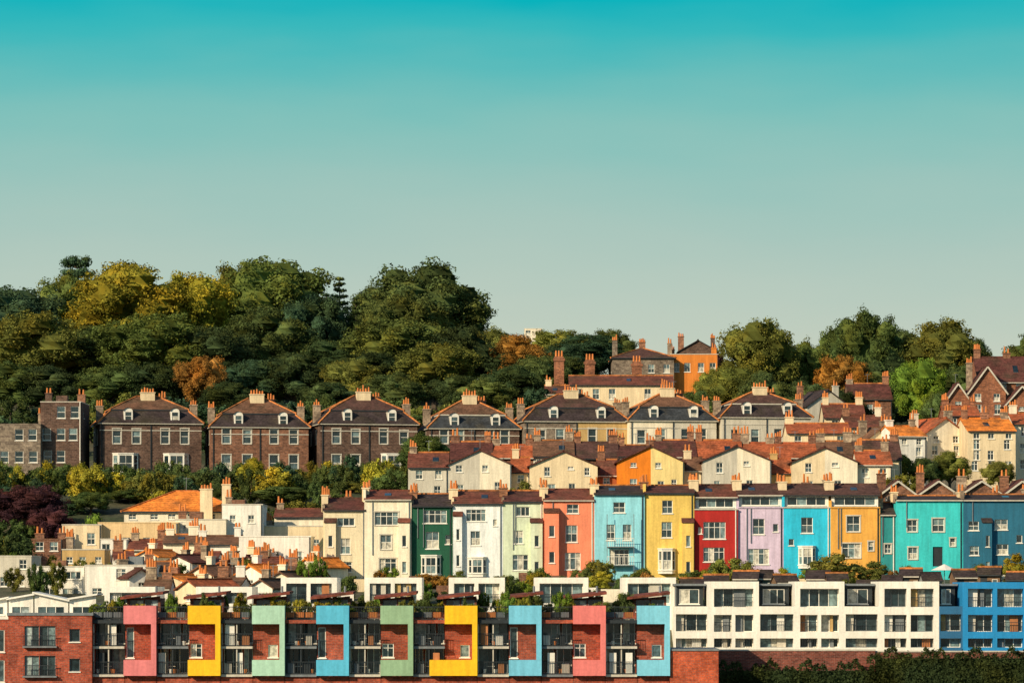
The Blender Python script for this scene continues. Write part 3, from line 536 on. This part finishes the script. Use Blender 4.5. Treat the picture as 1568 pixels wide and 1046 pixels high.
# ---------------------------------------------------------------- front apartment building
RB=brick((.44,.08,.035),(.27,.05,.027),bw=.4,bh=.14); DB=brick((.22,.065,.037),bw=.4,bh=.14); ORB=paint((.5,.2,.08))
def apartments():
    y=320; f=lambda p:X(p,y); z=lambda p:Z(p,y); b=Bld('brick_apartment_building',0,y,0)
    cols=[(.72,.21,.21),(.90,.52,.015),(.42,.66,.50),(.10,.48,.68),(.29,.45,.27),(.90,.52,.015),(.18,.54,.72),(.76,.20,.18),(.22,.60,.76)]
    def rail(x0,x1,yy,z0,z1,step=.14):
        b.box('railings',x0,yy-.03,z1-.06,x1,yy+.03,z1,DARKM); b.box('railings',x0,yy-.02,z0,x1,yy+.02,z0+.05,DARKM)
        n=int((x1-x0)/step)
        for i in range(n+1): xx=x0+(x1-x0)*i/n; b.box('railings',xx-.013,yy-.013,z0+.05,xx+.013,yy+.013,z1-.06,DARKM)
    b.box('structure',f(-60),3.2,0,f(1025),13,z(938),DB)
    for k,c in enumerate(cols):
        a=190+98.2*k; P=paint(c,.55,.6)
        b.box('coloured_panel',f(a),-.5,z(955),f(a+50),1.3,z(927),P); b.box('coloured_panel',f(a+42),-.5,z(1010),f(a+50),1.3,z(955),P); b.box('coloured_panel',f(a)-(1.3 if k==5 else 0),-.5,z(1034),f(a+50),1.3,z(1010),P)
        w=f(a+42)-f(a); h=z(955)-z(1010)
        q=k%3; ops=[(.1,.15,.75,h*.9,'n')] if q==0 else ([(.1,.2,1.1,h*.45,'c')] if q==1 else [(w*.55,.2,w*.9,h*.42,'n')])
        b.facade((f(a),1.0,z(1010)),(1,0),w,h,ops,RB,depth=.2)
        x0,x1=f(a-48.2),f(a); w=x1-x0; sp=(.48,.3,.62,.4)[k%4]
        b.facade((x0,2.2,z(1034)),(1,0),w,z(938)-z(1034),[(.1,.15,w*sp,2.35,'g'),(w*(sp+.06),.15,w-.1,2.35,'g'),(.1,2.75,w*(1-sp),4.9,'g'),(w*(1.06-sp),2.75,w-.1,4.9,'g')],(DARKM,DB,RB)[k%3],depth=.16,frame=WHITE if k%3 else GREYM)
        for zz in(991,1034): b.box('balcony_slab',x0+.002,.02,z(zz)-.1,x1-.002,2.19,z(zz)+.1,GREYM if k%2 else TRIM)
        b.box('balcony_slab',x0+.002,-.1,z(954),x1-.002,2.19,z(949),RB if k%2 else DARKM)
        for zz in(990,1033): rail(x0+.05,x1-.05,.1,z(zz)+.1,z(zz)+1.15)
        for xx in(x0+.08,x0+w*.5): b.box('posts',xx-.05,.15,z(1034)+.1,xx+.05,.25,z(955),DARKM if k%2 else TRIM)
        for zz in(990,1033):
            for q in range(2):
                if R()<.65: a0=w*(U(.03,.2)+.48*q); b.box('balcony_screen',x0+a0,.3+.05*q,z(zz)+.1,x0+a0+w*U(.15,.3),.34+.05*q,z(zz)+random.choice((1,1,1.9)),random.choice((WHITE,GREYM,DARKM,WHITE,ORB,TRIM)))
            for q in range(3):
                xx=x0+w*U(.1,.9); b.cyl('balcony_pots',xx,.6,z(zz)+.1,z(zz)+.5,.14,.2,random.choice((POT,WHITE,DARKM)))
            b.box('balcony_table',x0+w*.3,.9,z(zz)+.7,x0+w*.55,1.5,z(zz)+.75,TRIM)
        rail(x0+.05,x1-.05,.3,z(948),z(948)+1.1)
        for xx in (x0,f(a)): 
            ww=f(98)-f(49); ops=[]
            for r in range(5): ops.append((.6,1.2+r*2.75,2.0,2.8+r*2.75,'c'))
            b.facade((xx,.3,z(1035)-15),(1,0),ww,15,ops,RB,depth=.2)
        p0,p1=f(a-4),f(a+48); b.facade((p0,4.5,z(940)),(1,0),p1-p0,1.35,[(.3,.2,(p1-p0)*.5,1.2,'g'),((p1-p0)*.55,.2,p1-p0-.2,1.2,'g')],DB,depth=.12,frame=GREYM)
        b.walls3(p0,p1,4.5,9,z(940),z(940)+1.35,DB)
        b.slab('penthouse_roof',[(p0-.5,3.6,z(914)),(p1+.3,3.6,z(906)),(p1+.3,9.3,z(904)),(p0-.5,9.3,z(911))],.22,tiles((.22,.06,.04)))
        b.poly('penthouse_wall',[(p0,4.5,z(940)+1.35),(p1,4.5,z(940)+1.35),(p1,4.5,z(909)-.2),(p0,4.5,z(914)-.2)],DB)
        b.cyl('flue',p1-.5,6,z(910),z(897),.1,.1,GREYM)
        for q in range(3):
            xx=x0+w*(.15+.3*q); b.box('planter',xx-.35,.7,z(945),xx+.35,1.1,z(945)+.45,random.choice((DARKM,POT,GREYM)))
    w=f(142)-f(14); h=z(942)-2; ops=[]
    for r in range(7):
        zz=h-2.65-r*2.55
        ops+= [(1.4,zz,2.65,zz+1.75,'g'),(2.7,zz,4.05,zz+1.75,'g'),(5.25,zz+.4,6.15,zz+1.5,'n')]
    b.facade((f(14),-.6,2),(1,0),w,h,ops,RB,depth=.3,frame=GREYM); b.walls3(f(14),f(142),-.6,9,2,z(942),RB); b.box('parapet',f(12),-.7,z(942),f(144),9,z(938),GREYM)
    for r in range(3): rail(f(38),f(88),-1.0,z(942)-2.6-r*2.55,z(942)-1.7-r*2.55); b.box('balcony_slab',f(37),-1.1,z(942)-2.75-r*2.55,f(89),-.61,z(942)-2.62-r*2.55,GREYM)
    ops=[(.4,1.5+2.6*r,1.9,3.4+2.6*r,'g') for r in range(6)]+[(2.6,1.5+2.6*r,3.7,3.4+2.6*r,'g') for r in range(6)]
    b.facade((f(-60),.4,2),(1,0),f(14)-f(-60),z(948)-2,ops,RB,depth=.2); b.box('parapet',f(-60),.3,z(948),f(12),9,z(944),WHITE)
    for p0,p1,t,t2 in((-20,4,925,915),(6,44,922,910),(46,98,912,920),(100,141,922,910)):
        b.facade((f(p0),3,z(945)),(1,0),f(p1)-f(p0),z(924)-z(945),[(.25,.2,f(p1)-f(p0)-.3,.95,'g')],WH,depth=.1)
        b.walls3(f(p0),f(p1),3,7,z(945),z(924),WH); b.slab('penthouse_roof',[(f(p0)-.15,2.6,z(t)+.35),(f(p1)+.15,2.6,z(t2)+.1),(f(p1)+.15,7.2,z(t2)+.1),(f(p0)-.15,7.2,z(t)+.35)],.15,WHITE)
        b.poly('penthouse_wall',[(f(p0),3,z(924)),(f(p1),3,z(924)),(f(p1),3,z(t2)),(f(p0),3,z(t)+.2)],WH)
    b.facade((f(1025.5),-.2,2),(1,0),f(1100)-f(1025.5),z(996)-2,[(2.6,3,3.4,4.4,'n')],brick((.58,.10,.03),(.42,.07,.027),bw=.4,bh=.14)); b.walls3(f(1025.5),f(1100),-.2,8,2,z(996),RB); b.box('coping',f(1025.5),-.3,z(996),f(1101),8,z(993),GREYM)
    b.done()
apartments()
for i in range(75):
    y=U(321,330); px=148+i*11.7+U(-5,5)
    plant('potted_shrub',SV[i%5],px,U(904,930),U(12,32),y,random.choice((MG,OG,YG,BG,DG)),zb=Z(944,320))
# ---------------------------------------------------------------- white modern terrace
def modern(pl,pr,top,col,name='white_modern_terraced_house',y=345,rows=None,deep=.9):
    s=S(y); zb=terr(0,y)-3; H=Z(top,y)-zb; W=(pr-pl)/s; b=Bld(name,X(pl,y),y,zb); m=paint(col,.6,.55)
    ops=[]; rows=rows or ([(901,929),(941,967),(977,991)] if top<910 else [(940,966),(977,991)])
    e=.5 if top<910 else .12
    for a,c in rows:
        if (pr-pl)>60: ops+=[(e,Z(c,y)-zb,W*.46,Z(a,y)-zb,'g'),(W*.5+.15,Z(c,y)-zb,W-e,Z(a,y)-zb,'g')] if a>935 or (pr-pl)>85 else [(e,Z(c,y)-zb,W-e,Z(a,y)-zb,'g')]
        else: ops.append((e,Z(c,y)-zb,W-e,Z(a,y)-zb,'g'))
    b.facade((0,0,0),(1,0),W,H,ops,m,depth=deep,frame=random.choice((GREYM,WHITE,WHITE))); b.walls3(0,W,0,8,0,H,m); b.box('roof',0.05,.05,H-.25,W-.05,7.9,H-.02,GREYM)
    for o in ops:
        if R()<.75: 
            b.box('railings',o[0]+.02,.15,o[1]+.85,o[2]-.02,.2,o[1]+.9,DARKM)
            n=int((o[2]-o[0])/.16)
            for i in range(n): xx=o[0]+.05+i*.16; b.box('railings',xx,.16,o[1],xx+.025,.185,o[1]+.85,DARKM)
        for q in range(2):
            if R()<.5: a0=o[0]+.05+(o[2]-o[0])*.5*q; b.box('screen_panel',a0,deep-.3+.03*q,o[1]+.02,a0+(o[2]-o[0])*U(.15,.4),deep-.2+.03*q,o[3]-.02,random.choice((ORB,GREYM,WHITE,YS,TRIM)))
    if top>910:
        b.facade((.3,3.5,H),(1,0),W-.6,1.9,[(.3,.2,W-1.0,1.6,'g')],DARKM,depth=.15); b.box('roof',.1,3,H+1.9,W-.1,7.8,H+2.1,GREYM); b.walls3(.3,W-.3,3.5,7.8,H,H+1.9,GREYM)
    b.done()
Wc=(.90,.85,.74); Bc=(.02,.26,.56)
for pl,pr,t in((1033,1085,928),(1085,1162,890),(1162,1217,928),(1217,1293,890),(1293,1346,928),(1346,1438,890)): modern(pl,pr,t,Wc)
modern(1438,1474,928,(.03,.14,.28),'blue_modern_terraced_house'); modern(1474,1575,891,Bc,'blue_modern_terraced_house'); modern(1575,1640,928,Bc,'blue_modern_terraced_house')
for pl,pr in((430,516),(558,646),(687,773),(818,901),(953,1035),(300,386),(160,240)):
    t=884 if pl>400 else 898
    modern(pl,pr,t,Wc,y=352,rows=[(t+9,924)],deep=.6)
house('retaining_brick_wall',1100,1340,1050,996,996,337,.6,brick((.26,.07,.045),bw=.4,bh=.14),SL,'f',0,0,ch=0,zb=2); house('retaining_brick_wall',1340,1640,1050,998,998,337.2,.6,DB,SL,'f',0,0,ch=0,zb=2)
def hedge():
    P=[];Nn=[]
    for x0,x1,top in((X(1102,334),X(1340,334),Z(1022,334)),(X(1330,334),X(1640,334),Z(1003,334))):
        n=int((x1-x0)*900); xs=rg.uniform(x0,x1,n); t=rg.random(n); wob=.35*np.sin(xs*1.7)+.25*np.sin(xs*4.1)+.15*np.sin(xs*9)
        fr=t<.75; zz=np.where(fr,2+(top+wob-2)*rg.random(n)**.6,top+wob); yy=np.where(fr,333.5+rg.normal(0,.15,n)+wob*.4,rg.uniform(333.5,336,n))
        P.append(np.stack([xs,yy,zz+rg.normal(0,.12,n)],1)); d=rg.normal(size=(n,3))*.6; d[:,1]-=fr*1.0; d[:,2]+=(~fr)*1.0; Nn.append(d)
    V=leaf_quads(np.concatenate(P),np.concatenate(Nn),.22); n=len(V)//4
    V=[tuple(v) for v in V]; F=[(4*i,4*i+1,4*i+2,4*i+3) for i in range(n)]
    for x0,x1,top in((X(1102,334),X(1340,334),Z(1027,334)),(X(1340,334),X(1640,334),Z(1008,334))):
        k=len(V); V+=[(x0,333.9,2),(x1,333.9,2),(x1,333.9,top),(x0,333.9,top),(x0,336,top),(x1,336,top)]; F+=[(k,k+1,k+2,k+3),(k+3,k+2,k+5,k+4)]
    me=bpy.data.meshes.new('hedge'); me.from_pydata(V,[],F); me.materials.append(LEAF); o=bpy.data.objects.new('hedge',me); o.color=(.03,.045,.018,1); sc.collection.objects.link(o)
hedge()
# ---------------------------------------------------------------- gardens
for a in [(650,664,82,478,DG),(385,700,42,470,YG),(590,705,42,470,OG),(500,722,80,468,OG),(430,742,85,455,DG),(270,725,75,465,OG),(40,742,120,440,PU),(75,775,70,432,PU),(1370,684,50,455,OG),(1455,690,62,455,OG),(1415,700,50,452,DG),(1350,650,46,490,PU),(1400,660,40,492,OR),(1530,705,50,452,OG),(545,735,70,460,OG),(330,740,60,456,DG),(200,748,70,458,DG),(140,752,60,450,DG),(610,735,50,458,DG)]: T(*a)
for a in [(145,786,44,432,BG),(20,795,80,430,DG),(335,762,40,444,DG),(460,765,60,445,OG),(400,775,50,444,DG),(560,745,50,456,OG),(620,745,50,455,DG),(800,735,40,436,OG),(1385,725,60,436,OG),(1340,740,40,436,DG),(15,815,70,410,XD)]: Sh(*a)
for i in range(70): Sh(-20+i*9.2,0,U(28,62),U(444,486),random.choice((DG,OG,DG,TL,YG)),h=U(2,4.8))
for i in range(30): Sh(U(0,490),0,U(18,36),U(372,436),random.choice((DG,OG,BG)),h=U(1.8,3.8))
for a in [(920,856,44,391,OG),(1120,853,62,390,OG),(1062,872,50,388,DG),(1095,860,40,391,DG),(1280,846,80,390,OG),(1198,868,36,390,YG),(1340,858,50,390,OG),(1505,862,48,388,OG),(1555,846,42,390,YG),(665,880,44,388,OG),(485,846,24,396,OG),(980,868,40,390,OG),(860,880,30,386,DG),(760,880,26,386,OG),(420,905,40,366,DG),(540,880,34,388,DG),(1390,880,34,386,DG),(1240,870,36,388,BG)]: Sh(*a)
for i in range(90): y=U(357,390); px=480+i*12.4+U(-8,8); Sh(px,0,U(16,42),y,random.choice((DG,OG,YG,DG,BG,OR)),h=U(1,2.6))
for i in range(26):
    pl=500+i*42; y=U(360,392); w=U(20,42); house('garden_wall',pl,pl+w,895,900-(terr(X(pl,y),y)+1.3-CZ)*S(y),0,y,.3,random.choice((CW,CR,BS,GS,WH)),SL,'n',0,0,ch=0)
for i in range(14):
    y=U(362,382); px=1040+i*38+U(-8,8); b=Bld('garden_shed',X(px,y),y,terr(X(px,y),y)-.3,U(-15,15)); w=U(1.8,2.6); m=paint(random.choice(((.2,.12,.07),(.1,.14,.12),(.3,.3,.28))))
    b.facade((0,0,0),(1,0),w,2.2,[(.3,.3,1.0,2.0,'d'),(w-.8,1.1,w-.25,1.7,'n')],m,depth=.08); b.walls3(0,w,0,2,0,2.2,m); b.gable_x(0,w,0,2,2.2,2.8,SL,m); b.done()
b=Bld('garden_parasol',X(1446,384),384,terr(30,384)); b.cyl('pole',0,0,0,2.6,.04,.04,GREYM)
n=8
for i in range(n):
    a=i*2*math.pi/n;c=(i+1)*2*math.pi/n; b.poly('canopy',[(1.4*math.cos(a),1.4*math.sin(a),2.1),(1.4*math.cos(c),1.4*math.sin(c),2.1),(0,0,2.75)],WHITE)
b.done()
# ---------------------------------------------------------------- light, sky, camera
EL,AZ=25,42   # sun to the left, behind the camera
d=Vector((-math.sin(math.radians(AZ))*math.cos(math.radians(EL)),-math.cos(math.radians(AZ))*math.cos(math.radians(EL)),math.sin(math.radians(EL))))
sl=bpy.data.lights.new('sun','SUN'); sl.energy=5; sl.angle=math.radians(.5); sl.color=(1,.83,.58); so=bpy.data.objects.new('sun',sl); sc.collection.objects.link(so)
so.rotation_euler=d.to_track_quat('Z','Y').to_euler()
w=bpy.data.worlds.new('World'); sc.world=w; w.use_nodes=True; nt=w.node_tree; bg=nt.nodes['Background']; bg.inputs[1].default_value=.13
sky=N(nt,'ShaderNodeTexSky'); sky.sky_type='NISHITA'; sky.sun_disc=False; sky.sun_elevation=math.radians(EL); sky.sun_rotation=math.atan2(d.x,d.y)
tc=N(nt,'ShaderNodeTexCoord'); sp=N(nt,'ShaderNodeSeparateXYZ'); L(nt,tc.outputs['Generated'],sp.inputs[0])
mp=N(nt,'ShaderNodeMapping'); mp.inputs['Scale'].default_value=(9,9,40); L(nt,tc.outputs['Generated'],mp.inputs[0])
nz=noise(nt,mp.outputs[0],1.6,3,.5)
ad=N(nt,'ShaderNodeMath',operation='ADD'); L(nt,sp.outputs[2],ad.inputs[0]); L(nt,rng(nt,nz,.3,.7,.003,-.003),ad.inputs[1])
t=rng(nt,ad.outputs[0],0,.2,0,1); cr=N(nt,'ShaderNodeValToRGB'); L(nt,t,cr.inputs[0])
def lin(c): return tuple(((v/255)/12.92 if v/255<.04045 else ((v/255+.055)/1.055)**2.4) for v in c)
st=[(0,(202,205,186)),(.31,(196,206,190)),(.38,(186,203,190)),(.46,(172,199,189)),(.54,(154,196,188)),(.62,(130,193,187)),(.69,(98,188,187)),(.74,(58,184,188)),(.79,(8,178,188)),(1,(0,150,175))]
e=cr.color_ramp.elements; e[0].position=0; e[0].color=(*lin(st[0][1]),1); e[1].position=1; e[1].color=(*lin(st[-1][1]),1)
for p_,c in st[1:-1]: q=e.new(p_); q.color=(*lin(c),1)
v=N(nt,'ShaderNodeVectorMath',operation='SCALE'); L(nt,cr.outputs[0],v.inputs[0]); v.inputs['Scale'].default_value=1/.13
mx=mixc(nt,rng(nt,sp.outputs[2],.17,.5,0,1),v.outputs[0],sky.outputs[0]); L(nt,mx,bg.inputs[0])
cam=bpy.data.cameras.new('camera'); co=bpy.data.objects.new('camera',cam); sc.collection.objects.link(co); co.location=(0,0,CZ); co.rotation_euler=(math.pi/2,0,0)
cam.sensor_width=36; cam.lens=36*FP/1568; cam.shift_y=(900-523)/1568; cam.clip_start=1; cam.clip_end=20000; sc.camera=co
sc.view_settings.view_transform='Standard'; sc.view_settings.look='None'; sc.view_settings.exposure=0
